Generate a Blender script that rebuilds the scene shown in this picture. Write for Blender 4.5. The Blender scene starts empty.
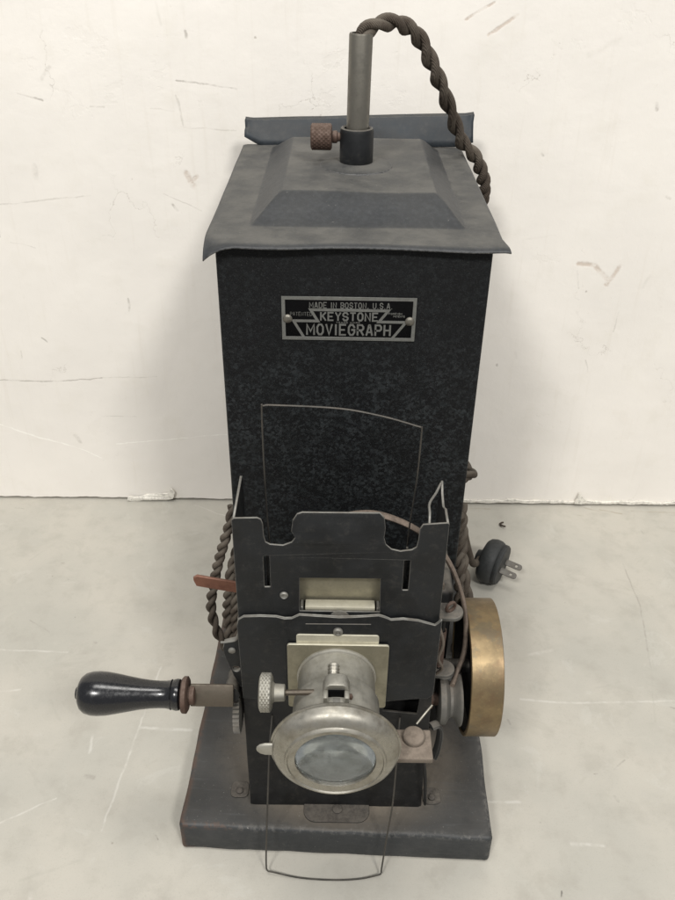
import bpy, bmesh, math, random
from mathutils import Vector, Matrix, noise
R = math.radians
S = 0.01                      # everything below is written in centimetres
scene = bpy.context.scene
col = scene.collection
random.seed(7)

# ------------------------------------------------------------ camera
cd = bpy.data.cameras.new('camera'); cam = bpy.data.objects.new('camera', cd); col.objects.link(cam)
PITCH, ROLL, F = 0.5828, 0.0159, 839.8
fw = Vector((0, math.cos(PITCH), -math.sin(PITCH))); rt = Vector((1, 0, 0)); up = Vector((0, math.sin(PITCH), math.cos(PITCH)))
r2 = math.cos(ROLL)*rt + math.sin(ROLL)*up; u2 = -math.sin(ROLL)*rt + math.cos(ROLL)*up
m = Matrix((r2, u2, -fw)).transposed().to_4x4(); m.translation = Vector((-0.1694, -23.3803, 39.1429))*S
cam.matrix_world = m
cd.sensor_fit = 'VERTICAL'; cd.sensor_height = 36; cd.lens = F/900*36
cd.clip_start = 0.01; cd.clip_end = 50
scene.camera = cam

# ------------------------------------------------------------ light
w = bpy.data.worlds.new('World'); scene.world = w; w.use_nodes = True
bg = w.node_tree.nodes['Background']; bg.inputs[0].default_value = (0.96, 0.97, 1.0, 1); bg.inputs[1].default_value = 0.40
def area(name, loc, target, sx, sy, power, colr):
    l = bpy.data.lights.new(name, 'AREA'); l.shape = 'RECTANGLE'; l.size = sx*S; l.size_y = sy*S; l.energy = power; l.color = colr
    o = bpy.data.objects.new(name, l); col.objects.link(o); o.location = Vector(loc)*S
    o.rotation_euler = (Vector(target)-Vector(loc)).to_track_quat('-Z', 'Y').to_euler(); return o
area('ceiling_lamp', (66, -130, 165), (0, 14, 12), 30, 22, 23.5, (1.0, 0.985, 0.955))
area('ceiling_lamp', (-62, -130, 168), (0, 14, 12), 30, 22, 21.5, (1.0, 0.985, 0.955))
area('ceiling_lamp', (-5, -20, 200), (0, 12, 10), 110, 45, 17.0, (1.0, 0.98, 0.94))
scene.view_settings.view_transform = 'Standard'; scene.view_settings.look = 'None'
scene.view_settings.exposure = 0; scene.view_settings.gamma = 1

# ------------------------------------------------------------ node helpers
class NT:
    def __init__(s, name):
        s.m = bpy.data.materials.new(name); s.m.use_nodes = True; s.t = s.m.node_tree
        s.b = s.t.nodes['Principled BSDF']; s.co = None
    def n(s, typ, ins=None, out=0, **kw):
        nd = s.t.nodes.new('ShaderNode'+typ)
        for k, v in kw.items(): setattr(nd, k, v)
        for k, v in (ins or {}).items():
            i = nd.inputs[k]
            if isinstance(v, bpy.types.NodeSocket): s.t.links.new(v, i)
            else: i.default_value = v
        return nd.outputs[out]
    def coord(s, scale=100):
        tc = s.n('TexCoord', out=3)
        return s.n('VectorMath', {0: tc, 3: scale}, operation='SCALE')
    def math(s, op, a, b=0.0, c=0.0, clamp=False):
        return s.n('Math', {0: a, 1: b, 2: c}, operation=op, use_clamp=clamp)
    def noise(s, v, scale, detail=4, rough=.55, dist=0):
        return s.n('TexNoise', {'Vector': v, 'Scale': scale, 'Detail': detail, 'Roughness': rough, 'Distortion': dist})
    def ramp(s, f, a, b, lo=0.0, hi=1.0):
        return s.n('MapRange', {0: f, 1: a, 2: b, 3: lo, 4: hi}, interpolation_type='SMOOTHSTEP')
    def mix(s, f, a, b):
        nd = s.t.nodes.new('ShaderNodeMix'); nd.data_type = 'RGBA'
        for i, v in ((0, f), (6, a), (7, b)):
            if isinstance(v, bpy.types.NodeSocket): s.t.links.new(v, nd.inputs[i])
            else: nd.inputs[i].default_value = (tuple(v)+(1,) if not isinstance(v, (int, float)) and len(v) == 3 else v)
        return nd.outputs[2]
    def set(s, k, v):
        if isinstance(v, bpy.types.NodeSocket): s.t.links.new(v, s.b.inputs[k])
        else: s.b.inputs[k].default_value = (tuple(v)+(1,)) if isinstance(v, tuple) and len(v) == 3 else v
    def bump(s, h, strength=.3, dist=.0003, normal=None):
        ins = {'Strength': strength, 'Distance': dist, 'Height': h}
        if normal is not None: ins['Normal'] = normal
        o = s.n('Bump', ins); s.set('Normal', o); return o
    def edge(s, radius=.0006, lo=.002, hi=.03):
        # worn edges: where the rounded normal leaves the true one
        bn = s.n('Bevel', {'Radius': radius}, samples=4); g = s.n('NewGeometry', out=1)
        d = s.n('VectorMath', {0: bn, 1: g}, operation='DOT_PRODUCT', out=1)
        return s.ramp(s.math('SUBTRACT', 1.0, d), lo, hi)
    def upface(s, lo=.5, hi=.95):
        g = s.n('NewGeometry', out=1); z = s.n('SeparateXYZ', {0: g}, out=2); return s.ramp(z, lo, hi)

def metal(name, base, rough=.35, metallic=1.0, dust=.4, dustc=(.30, .28, .24), grime=(.12, .10, .08), gr=.35, scale=1.5, wear=None, bumpy=.15):
    t = NT(name); v = t.coord(); n1 = t.noise(v, scale, 6, .65); n2 = t.noise(v, scale*7, 4, .6)
    c = t.mix(t.ramp(n1, .42, .68, 0, gr), base, grime)
    c = t.mix(t.ramp(n2, .5, .72, 0, gr*.6), c, tuple(x*.6 for x in base))
    if wear: c = t.mix(t.math('MULTIPLY', t.edge(.0005), t.ramp(n2, .35, .55)), c, wear)
    d = t.math('MULTIPLY', t.upface(.2, .9), t.ramp(t.noise(v, scale*1.7, 5, .7), .3, .65, .25*dust, dust))
    c = t.mix(d, c, dustc)
    t.set('Base Color', c); t.set('Metallic', t.math('MULTIPLY', t.math('SUBTRACT', 1.0, d), metallic))
    t.set('Roughness', t.math('ADD', t.ramp(n1, .3, .7, rough*.8, rough*1.35), t.math('MULTIPLY', d, .4)))
    t.bump(n2, bumpy, .0002); return t.m

def marks(t, vec, lst, cols, basec, dist_n):
    """scratches, smudges and flaked paint as segments lying on the surface, each colour kind its own mask"""
    c = basec; groups = {}; brk = t.noise(vec, 1.1, 4, .65)
    for a in lst: groups.setdefault(a[5], []).append(a)
    h = None
    for k, ls in groups.items():
        acc = None
        for (x1, y1, x2, y2, wd, _) in ls:
            bx, by = x2-x1, y2-y1; l2 = max(bx*bx+by*by, 1e-4)
            pa = t.n('VectorMath', {0: vec, 1: (x1, y1, 0)}, operation='SUBTRACT')
            dp = t.n('VectorMath', {0: pa, 1: (bx, by, 0)}, operation='DOT_PRODUCT', out=1)
            hh = t.math('DIVIDE', dp, l2, clamp=True)
            cv = t.n('CombineXYZ', {0: t.math('MULTIPLY', hh, bx), 1: t.math('MULTIPLY', hh, by)})
            d = t.n('VectorMath', {0: pa, 1: cv}, operation='DISTANCE', out=1)
            q = t.math('DIVIDE', d, wd*.5)
            acc = q if acc is None else t.math('MINIMUM', acc, q)
        acc = t.math('ADD', acc, t.math('MULTIPLY', t.math('SUBTRACT', dist_n, .5), 1.2))
        colr, st, soft = cols[k]
        mk = t.math('MULTIPLY', t.ramp(acc, .35, soft, st, 0.0), t.ramp(brk, .40, .58, .25, 1))
        c = t.mix(mk, c, colr)
        if k in 'dt': h = mk if h is None else t.math('ADD', h, mk)
    return c, h

def xy_vec(t, v, vertical):
    sx = t.n('SeparateXYZ', {0: v}); nd = sx.node
    dn = t.n('TexNoise', {'Vector': v, 'Scale': .9, 'Detail': 4, 'Roughness': .6}, out=1)
    off = t.n('VectorMath', {0: dn, 1: (.5, .5, .5)}, operation='SUBTRACT')
    off = t.n('VectorMath', {0: off, 3: .28}, operation='SCALE')
    cb = t.n('CombineXYZ', {0: nd.outputs[0], 1: nd.outputs[2 if vertical else 1]})
    r = t.n('VectorMath', {0: cb, 1: off}, operation='ADD')
    return t.n('VectorMath', {0: r, 1: (1, 1, 0)}, operation='MULTIPLY')
WALLM = [(-9.66, 29.37, -9.34, 27.6, 0.077, 'g'), (-8.85, 32.74, -8.82, 32.44, 0.123, 'd'), (-17.31, 30.18, -16.74, 30.82, 0.193, 'g'), (-18.86, 29.35, -17.46, 28.99, 0.077, 'd'), (-14.76, 28.7, -13.95, 28.65, 0.077, 'g'), (-9.58, 30.19, -6.15, 29.75, 0.077, 'd'), (-9.56, 29.16, -9.34, 27.6, 0.077, 'g'), (-9.28, 27.6, -6.27, 27.42, 0.062, 'g'), (-11.19, 28.64, -9.85, 28.49, 0.062, 'g'), (-9.44, 24.97, -9.08, 24.13, 0.308, 't'), (-9.05, 24.5, -8.79, 24.74, 0.231, 't'), (-10.49, 22.93, -10.21, 22.56, 0.123, 'd'), (-10.98, 23.67, -8.7, 22.58, 0.054, 'g'), (-21.3, 22.82, -15.46, 23.48, 0.077, 'g'), (-18.61, 25.25, -18.68, 24.53, 0.246, 'g'), (-21.62, 21.29, -21.66, 20.77, 0.077, 'd'), (-21.03, 20.45, -19.49, 20.08, 0.062, 'g'), (-13.99, 16.66, -14.03, 15.8, 0.123, 'd'), (-20.24, 13.7, -19.95, 13.4, 0.092, 'd'), (-21.87, 12.68, -21.92, 12.07, 0.077, 'g'), (-24.08, 10.37, -19.86, 10.29, 0.077, 'd'), (-19.86, 10.29, -16.62, 10.66, 0.077, 'd'), (-16.62, 10.66, -12.73, 10.81, 0.062, 'g'), (-24.83, 6.8, -22.1, 5.73, 0.092, 'w'), (-22.1, 5.73, -18.95, 4.64, 0.092, 'w'), (-18.95, 4.64, -17.57, 3.86, 0.062, 'w'), (-17.06, 7.54, -14.53, 7.5, 0.062, 'g'), (-19.21, 5.87, -18.93, 5.26, 0.231, 'g'), (-16.28, 5.13, -8.08, 6.08, 0.062, 'w'), (6.8, 33.52, 8.31, 34.37, 0.139, 't'), (8.11, 32.73, 9.65, 33.75, 0.169, 't'), (13.98, 31.85, 15.63, 32.64, 0.231, 'f'), (18.34, 29.3, 18.42, 28.97, 0.154, 'd'), (12.09, 26.37, 12.16, 26.26, 0.108, 'd'), (20.11, 23.92, 20.39, 23.8, 0.123, 'g'), (15.45, 19.45, 16.5, 19.4, 0.308, 't'), (16.5, 19.4, 17.53, 18.39, 0.308, 't'), (17.53, 18.04, 18.19, 19.36, 0.27, 't'), (15.47, 18.97, 15.74, 17.8, 0.092, 'g'), (19.93, 17.87, 20.27, 18.71, 0.154, 'f'), (18.75, 16.22, 18.64, 14.75, 0.077, 'g'), (12.22, 13.06, 12.34, 12.67, 0.123, 'g'), (11.03, 12.11, 11.04, 12.03, 0.123, 'd'), (17.14, 12.53, 17.51, 11.6, 0.069, 'g'), (11.72, 32.58, 12.36, 32.08, 0.077, 'f'), (11.86, 21.05, 13.73, 21.34, 0.077, 'f'), (-10.32, 34.26, -10.16, 33.08, 0.115, 'f'), (-21.97, -2.21, -21.98, -2.31, 0.077, 'd')]
TABM = [(-10.66, 11.79, -11.65, 1.13, 0.078, 'w'), (-13.51, 6.73, -13.44, 5.62, 0.096, 'w'), (-20.82, 12.95, -16.6, 12.88, 0.072, 'w'), (-11.01, 7.31, -8.08, 7.23, 0.12, 'w'), (-16.85, 1.42, -14.45, 2.86, 0.06, 'w'), (-19.29, 21.1, -19.15, 21.1, 0.12, 'g'), (-18.52, 19.57, -18.36, 19.47, 0.12, 'g'), (-15.21, 13.74, -15.06, 13.66, 0.156, 'g'), (-8.9, 0.91, -8.76, 0.7, 0.06, 'd'), (-13.24, 4.19, -12.84, 4.07, 0.21, 'g'), (-14.23, -2.09, -14.1, -2.37, 0.12, 'w'), (-19.72, 9.77, -18.58, 9.87, 0.09, 'w'), (-19.78, 15.55, -18.2, 14.53, 0.072, 'g'), (20.14, 21.94, 20.12, 17.73, 0.084, 'g'), (20.12, 17.73, 19.24, 12.41, 0.078, 'g'), (19.24, 12.41, 18.22, 8.29, 0.072, 'f'), (10.82, 9.79, 13.46, 9.55, 0.096, 'w'), (13.46, 9.55, 19.86, 9.82, 0.084, 'w'), (9.81, 8.27, 9.88, 7.99, 0.108, 'g'), (13.87, 4.8, 14.03, 4.81, 0.078, 'd'), (14.63, 3.44, 14.77, 3.15, 0.132, 'g'), (10.77, -1.65, 10.72, -1.88, 0.084, 'd'), (19.48, 9.38, 19.63, 9.31, 0.084, 'd'), (12.26, 4.53, 12.47, 4.29, 0.15, 'f'), (15.79, 5.71, 15.03, 5.13, 0.084, 'g'), (11.79, 0.78, 13.36, 0.7, 0.12, 'w'), (7.93, 3.03, 9.6, 3.06, 0.096, 'w'), (13.36, 17.2, 14.77, 17.61, 0.09, 'f'), (15.05, 10.54, 17.01, 11.19, 0.12, 'f'), (11.98, 13.23, 13.43, 13.68, 0.15, 'w'), (-21.61, 21.36, -20.14, 23.59, 0.09, 'f'), (-15.64, 7.77, -16.62, 9.17, 0.12, 'f'), (22.48, 25.81, 22.64, 25.35, 0.072, 'g'), (10.09, 28.19, 11.62, 28.1, 0.108, 't'), (17.14, 28.75, 19.41, 28.56, 0.09, 'w'), (18.99, 28.42, 20.03, 27.94, 0.096, 't'), (20.1, 28.2, 21.66, 27.74, 0.12, 't'), (22.54, 28.13, 25.79, 27.97, 0.09, 't'), (18.17, 27.52, 18.6, 27.41, 0.096, 't'), (-24.61, 27.28, -23.9, 27.18, 0.072, 'g'), (-11.04, 28.02, -8.34, 26.59, 0.054, 'w'), (-14.9, -1.48, -12.33, -0.45, 0.12, 'f')]
def mat_wall():
    t = NT('painted_plaster'); v = t.coord(); u = xy_vec(t, v, True)
    big = t.noise(v, .09, 4, .5); mid = t.noise(v, .45, 5, .6); fine = t.noise(v, 5, 4, .6); m2 = t.noise(v, 1.8, 4, .6)
    c = t.mix(t.ramp(big, .3, .7), (.795, .757, .70), (.74, .705, .652))
    c = t.mix(t.ramp(mid, .52, .75, 0, .25), c, (.66, .62, .54))
    c = t.mix(t.ramp(fine, .62, .8, 0, .3), c, (.60, .56, .48))
    st = t.n('Mapping', {'Vector': v, 'Scale': (3, 3, .16)}); sn = t.noise(st, .8, 5, .6)
    c = t.mix(t.ramp(sn, .55, .75, 0, .18), c, (.62, .57, .49))
    pk = t.noise(v, .16, 7, .72, .4); c = t.mix(t.ramp(pk, .62, .64, 0, .08), c, (.60, .565, .50))
    cd2 = t.n('TexNoise', {'Vector': v, 'Scale': .5, 'Detail': 5, 'Roughness': .6}, out=1)
    cv2 = t.n('VectorMath', {0: v, 1: t.n('VectorMath', {0: cd2, 3: 5.0}, operation='SCALE')}, operation='ADD')
    vc = t.n('TexVoronoi', {'Vector': cv2, 'Scale': .07}, feature='DISTANCE_TO_EDGE')
    hair = t.math('MULTIPLY', t.ramp(vc, .0022, .0005), t.ramp(t.noise(v, .2, 3, .6), .50, .60))
    c = t.mix(t.math('MULTIPLY', hair, .45), c, (.42, .38, .32))
    c, h = marks(t, u, WALLM, {'d': ((.26, .235, .20), .5, 1.9), 'g': ((.45, .42, .37), .42, 1.9), 't': ((.55, .47, .40), .85, 1.5), 'w': ((.90, .88, .82), .7, 1.9), 'f': ((.60, .57, .51), .35, 2.2)}, c, m2)
    # tiny random nicks
    vo = t.n('TexVoronoi', {'Vector': v, 'Scale': .33, 'Randomness': 1.0}, feature='F1')
    nick = t.math('MULTIPLY', t.ramp(t.math('ADD', vo, t.math('MULTIPLY', fine, .05)), .035, .06, 1, 0), t.ramp(mid, .45, .5))
    c = t.mix(t.math('MULTIPLY', nick, .6), c, (.32, .28, .23))
    t.set('Base Color', c); t.set('Roughness', .62); t.set('Specular IOR Level', .3)
    hh = t.math('ADD', t.math('MULTIPLY', mid, .9), t.math('MULTIPLY', fine, .12)); hh = t.math('ADD', hh, t.math('MULTIPLY', big, 5.0)); hh = t.math('SUBTRACT', hh, t.math('MULTIPLY', hair, .5)); hh = t.math('SUBTRACT', hh, t.ramp(pk, .62, .64, 0, .1))
    hh = t.math('SUBTRACT', hh, t.math('MULTIPLY', h, .4))
    t.bump(hh, .35, .0012); return t.m
def mat_table():
    t = NT('worn_painted_tabletop'); v = t.coord(); u = xy_vec(t, v, False)
    big = t.noise(v, .12, 4, .55); mid = t.noise(v, .6, 6, .62); fine = t.noise(v, 4.5, 5, .65); m2 = t.noise(v, 1.8, 4, .6)
    c = t.mix(t.ramp(big, .32, .68), (.455, .43, .375), (.395, .38, .335))
    c = t.mix(t.ramp(mid, .46, .72, 0, .32), c, (.30, .28, .24)); gr = t.noise(v, 14, 3, .6); c = t.mix(t.ramp(gr, .56, .72, 0, .35), c, (.27, .255, .22))
    c = t.mix(t.ramp(mid, .42, .28, 0, .35), c, (.46, .44, .385))
    c = t.mix(t.ramp(fine, .6, .8, 0, .4), c, (.30, .28, .24))
    wv = t.n('Mapping', {'Vector': v, 'Scale': (.25, 3.2, 1), 'Rotation': (0, 0, .25)}); sc = t.noise(wv, 1.3, 5, .7, .5)
    c = t.mix(t.ramp(sc, .62, .72, 0, .22), c, (.50, .48, .425))
    c, h = marks(t, u, TABM, {'d': ((.10, .09, .08), .75, 1.6), 'g': ((.26, .24, .21), .5, 1.9), 't': ((.30, .255, .19), .6, 1.6), 'w': ((.62, .605, .56), .40, 2.4), 'f': ((.35, .335, .29), .35, 2.2)}, c, m2)
    vo = t.n('TexVoronoi', {'Vector': v, 'Scale': .55, 'Randomness': 1.0}, feature='F1')
    st2 = t.noise(v, .28, 7, .72, .6); c = t.mix(t.ramp(st2, .56, .62, 0, .16), c, (.30, .28, .24)); c = t.mix(t.ramp(st2, .42, .36, 0, .25), c, (.50, .49, .445))
    nick = t.math('MULTIPLY', t.ramp(t.math('ADD', vo, t.math('MULTIPLY', fine, .06)), .04, .075, 1, 0), t.ramp(big, .45, .5))
    c = t.mix(t.math('MULTIPLY', nick, .55), c, (.2, .18, .15))
    t.set('Base Color', c); t.set('Roughness', t.ramp(mid, .3, .7, .42, .6)); t.set('Specular IOR Level', .35)
    t.bump(t.math('ADD', t.math('MULTIPLY', mid, .5), t.math('MULTIPLY', fine, .15)), .25, .0008); return t.m
def mat_crinkle():
    t = NT('black_crinkle_paint'); v = t.coord(); dn = t.noise(v, 2.2, 3, .6)
    f1 = t.noise(v, 3.2, 6, .78, .4)
    vd = t.n('VectorMath', {0: v, 1: t.n('VectorMath', {0: t.n('TexNoise', {'Vector': v, 'Scale': 7.0, 'Detail': 3}, out=1), 3: .16}, operation='SCALE')}, operation='ADD')
    cell = t.n('SeparateXYZ', {0: t.n('TexVoronoi', {'Vector': vd, 'Scale': 8.5}, out=1)}, out=0); f2 = t.noise(v, 17, 3, .7); big = t.noise(v, .35, 3, .5)
    vo = t.n('TexVoronoi', {'Vector': v, 'Scale': 6.0, 'Randomness': 1.0}, feature='F1')
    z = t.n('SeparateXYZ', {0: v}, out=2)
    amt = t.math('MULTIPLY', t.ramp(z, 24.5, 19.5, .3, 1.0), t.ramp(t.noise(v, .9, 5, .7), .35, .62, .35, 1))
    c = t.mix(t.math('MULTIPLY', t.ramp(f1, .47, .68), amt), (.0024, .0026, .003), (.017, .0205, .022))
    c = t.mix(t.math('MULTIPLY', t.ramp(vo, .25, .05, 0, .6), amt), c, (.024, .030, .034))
    c = t.mix(t.math('MULTIPLY', t.ramp(f2, .56, .72, 0, .8), t.ramp(amt, .0, 1, .55, 1)), c, (.031, .035, .037))  # small glints on the crinkles, put into the colour as pale flecks
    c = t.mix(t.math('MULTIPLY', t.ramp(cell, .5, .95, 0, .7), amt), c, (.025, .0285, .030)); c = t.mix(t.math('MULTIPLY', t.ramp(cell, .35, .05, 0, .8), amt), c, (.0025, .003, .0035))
    c = t.mix(t.ramp(t.noise(v, 26, 2, .5), .68, .74, 0, .5), c, (.10, .10, .095))
    c = t.mix(t.math('MULTIPLY', t.edge(.0007), t.ramp(dn, .35, .6, .1, .7)), c, (.075, .075, .072))
    t.set('Base Color', c); t.set('Roughness', .6); t.set('Specular IOR Level', .2)
    t.bump(t.math('ADD', f1, f2), .4, .0004); return t.m
def mat_lid():
    t = NT('dusty_japanned_sheet'); v = t.coord(); n1 = t.noise(v, .55, 6, .62); n2 = t.noise(v, 5, 5, .6)
    c = t.mix(t.ramp(n2, .4, .7), (.014, .0165, .0195), (.023, .026, .030))
    up = t.upface(.90, .995)
    # settled dust: thick on the level faces; tone kept darker on the front and side slopes
    d = t.math('MULTIPLY', t.math('ADD', t.math('MULTIPLY', up, .35), .50), t.ramp(n1, .3, .66, .35, .95))
    d = t.math('ADD', d, t.math('MULTIPLY', t.ramp(t.noise(v, 1.3, 5, .7), .55, .75), .15))
    ny = t.n('SeparateXYZ', {0: t.n('NewGeometry', out=1)}, out=1)
    d = t.math('MULTIPLY', d, t.ramp(ny, -.10, -.40, 1.0, .30)); d = t.math('MULTIPLY', d, t.ramp(t.math('ABSOLUTE', t.n('SeparateXYZ', {0: t.n('NewGeometry', out=1)}, out=0)), .15, .45, 1.0, .62))
    c = t.mix(t.math('MULTIPLY', d, .72), c, (.155, .147, .13))
    c = t.mix(t.ramp(t.noise(v, 9, 3, .5), .7, .78, 0, .5), c, (.25, .24, .22))
    e = t.math('MULTIPLY', t.edge(.0006), t.ramp(n2, .4, .55, .15, .7)); c = t.mix(e, c, (.16, .155, .15))
    t.set('Base Color', c); t.set('Roughness', t.ramp(d, 0, .8, .45, .85)); t.set('Specular IOR Level', .35)
    t.bump(t.math('ADD', t.math('MULTIPLY', n1, 1.0), t.math('MULTIPLY', n2, .08)), .4, .0018); return t.m
def mat_black(name='black_sheet_metal', base=(.0055, .006, .0065), dusty=.35, rough=.48, edgec=(.12, .115, .105), es=.5, er=.0004):
    t = NT(name); v = t.coord(); n1 = t.noise(v, .8, 6, .65); n2 = t.noise(v, 6, 5, .6); n3 = t.noise(v, 2.5, 5, .7)
    c = t.mix(t.ramp(n1, .35, .7), base, tuple(x*1.9 for x in base))
    d = t.math('ADD', t.math('MULTIPLY', t.upface(.3, .95), dusty), t.ramp(n3, .5, .8, 0, .07))
    c = t.mix(t.math('MULTIPLY', d, t.ramp(n3, .25, .6, .4, 1)), c, (.24, .215, .18))
    c = t.mix(t.ramp(n2, .66, .76, 0, .35), c, (.07, .068, .062))
    sn = t.n('Mapping', {'Vector': v, 'Scale': (.5, 1, 6), 'Rotation': (0, .5, 0)}); s1 = t.noise(sn, 1.5, 4, .6)
    c = t.mix(t.ramp(s1, .66, .72, 0, .2), c, (.06, .058, .055))
    c = t.mix(t.math('MULTIPLY', t.edge(er), t.ramp(n2, .36, .55, .15, es)), c, edgec)
    t.set('Base Color', c); t.set('Roughness', t.ramp(n1, .3, .7, rough*.85, rough*1.25)); t.set('Specular IOR Level', .3)
    t.bump(n2, .15, .0003); return t.m
def mat_base():
    t = NT('black_painted_wood_base'); v = t.coord(); n1 = t.noise(v, .45, 6, .62); n2 = t.noise(v, 5, 5, .62); n3 = t.noise(v, 1.6, 6, .7)
    g = t.n('Mapping', {'Vector': v, 'Scale': (.35, 4, 4)}); gn = t.noise(g, 1.2, 4, .6)
    c = t.mix(t.ramp(n1, .3, .7), (.0215, .0235, .0245), (.034, .0355, .036))
    # dust lies where nobody wipes: round the foot of the machine
    dx = t.n('VectorMath', {0: v, 1: (.2, 4.6, 1.9)}, operation='SUBTRACT'); dx = t.n('VectorMath', {0: dx, 1: (.19, .24, .3)}, operation='MULTIPLY')
    ln = t.n('VectorMath', {0: dx}, operation='LENGTH', out=1)
    d = t.math('MULTIPLY', t.ramp(t.math('ADD', ln, t.math('MULTIPLY', n3, .6)), 1.0, 1.65, 1, .10), t.upface(.6, .98))
    c = t.mix(t.math('MULTIPLY', d, t.ramp(n3, .3, .65, .45, .95)), c, (.20, .168, .13))
    c = t.mix(t.ramp(n2, .62, .76, 0, .45), c, (.12, .12, .115))
    c = t.mix(t.ramp(t.noise(v, 11, 3, .5), .70, .76, 0, .7), c, (.26, .25, .23))
    c = t.mix(t.ramp(gn, .58, .7, 0, .25), c, (.085, .088, .09))
    x = t.n('SeparateXYZ', {0: v}, out=0)
    e = t.edge(.0035, .0008, .012); wl = t.math('MULTIPLY', t.math('MAXIMUM', t.math('MULTIPLY', t.ramp(t.noise(v, 3.2, 6, .75), .50, .57), .8), t.math('MULTIPLY', t.ramp(x, -7.0, -7.35), t.ramp(n3, .36, .52))), e)
    c = t.mix(t.math('MULTIPLY', wl, .42), c, t.mix(t.ramp(x, -6, -4), (.17, .075, .035), (.20, .19, .175)))
    t.set('Base Color', c); t.set('Roughness', t.ramp(n3, .3, .7, .5, .72)); t.set('Specular IOR Level', .4)
    t.bump(t.math('ADD', t.math('MULTIPLY', n3, .5), t.math('MULTIPLY', gn, .4)), .3, .0006); return t.m
def mat_handle():
    t = NT('black_lacquered_wood'); v = t.coord(); n = t.noise(v, 6, 4, .6)
    sn = t.n('Mapping', {'Vector': v, 'Scale': (.6, 5, 5)}); s2 = t.noise(sn, 1.6, 5, .7)
    c = t.mix(t.ramp(n, .68, .74, 0, .4), (.004, .0042, .0055), (.06, .05, .042)); c = t.mix(t.ramp(s2, .68, .76, 0, .2), c, (.05, .042, .036))
    t.set('Base Color', c); t.set('Roughness', t.ramp(n, .4, .75, .2, .36)); t.set('Coat Weight', .2); t.set('Coat Roughness', .12); t.bump(n, .06, .0002); return t.m
def mat_cord():
    t = NT('braided_cloth_cord'); v = t.coord(); n = t.noise(v, 14, 3, .6); n1 = t.noise(v, 1.2, 4, .6)
    b1 = t.n('TexWave', {'Vector': v, 'Scale': 5.5, 'Distortion': 1.5, 'Detail': 1}, bands_direction='DIAGONAL')
    c = t.mix(n, (.040, .030, .023), (.12, .098, .078)); c = t.mix(t.ramp(b1, .2, .7, .55, 0), c, (.025, .02, .016)); c = t.mix(t.ramp(n1, .4, .7, 0, .5), c, (.15, .13, .105))
    c = t.mix(t.math('MULTIPLY', t.upface(.3, .95), .3), c, (.2, .18, .15))
    t.set('Base Color', c); t.set('Roughness', .9); t.set('Specular IOR Level', .15); t.bump(t.math('ADD', b1, n), .5, .0005); return t.m
def mat_glass():
    t = NT('hazy_lens_glass'); v = t.coord(); n = t.noise(v, 1.5, 4, .6)
    t.set('Base Color', (.50, .535, .53)); t.set('Transmission Weight', t.ramp(n, .3, .65, .95, .84)); t.set('IOR', 1.5); t.set('Roughness', t.ramp(n, .3, .7, .03, .12)); return t.m
def mat_cloudy():
    t = NT('cloudy_inner_lens'); v = t.coord(); n = t.noise(v, 1.6, 6, .7, 1.2)
    c = t.mix(t.ramp(n, .40, .62), (.03, .036, .04), (.14, .155, .16)); t.set('Base Color', c); t.set('Roughness', .25); t.set('Specular IOR Level', .6); return t.m
def mat_brass():
    t = NT('aged_brass'); v = t.coord(); n1 = t.noise(v, .9, 6, .6); n2 = t.noise(v, 7, 5, .65); x = t.n('SeparateXYZ', {0: v})
    c = t.mix(t.ramp(n1, .35, .65), (.215, .158, .085), (.155, .115, .065))
    c = t.mix(t.ramp(n2, .52, .72, 0, .5), c, (.29, .205, .105))
    c = t.mix(t.ramp(t.noise(v, 1.3, 5, .65), .50, .64, 0, .45), c, (.15, .095, .055)); c = t.mix(t.ramp(t.noise(v, .7, 6, .7), .55, .62, 0, .5), c, (.13, .115, .08))
    c = t.mix(t.ramp(t.noise(v, 12, 3, .6), .66, .74, 0, .6), c, (.12, .09, .05))
    t.set('Base Color', c); t.set('Metallic', .72); t.set('Roughness', t.ramp(n1, .35, .65, .40, .5)); t.bump(n2, .12, .0002); return t.m
def mat_plain(name, c, rough=.6, metallic=0, spec=.4, b=.2):
    t = NT(name); v = t.coord(); n = t.noise(v, 5, 5, .65); n1 = t.noise(v, .9, 4, .6)
    cc = t.mix(t.ramp(n, .4, .7), c, tuple(x*.62 for x in c)); cc = t.mix(t.ramp(n1, .45, .7, 0, .4), cc, tuple(x*1.35 for x in c))
    t.set('Base Color', cc); t.set('Roughness', rough); t.set('Metallic', metallic); t.set('Specular IOR Level', spec); t.bump(n, b, .0003); return t.m
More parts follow.
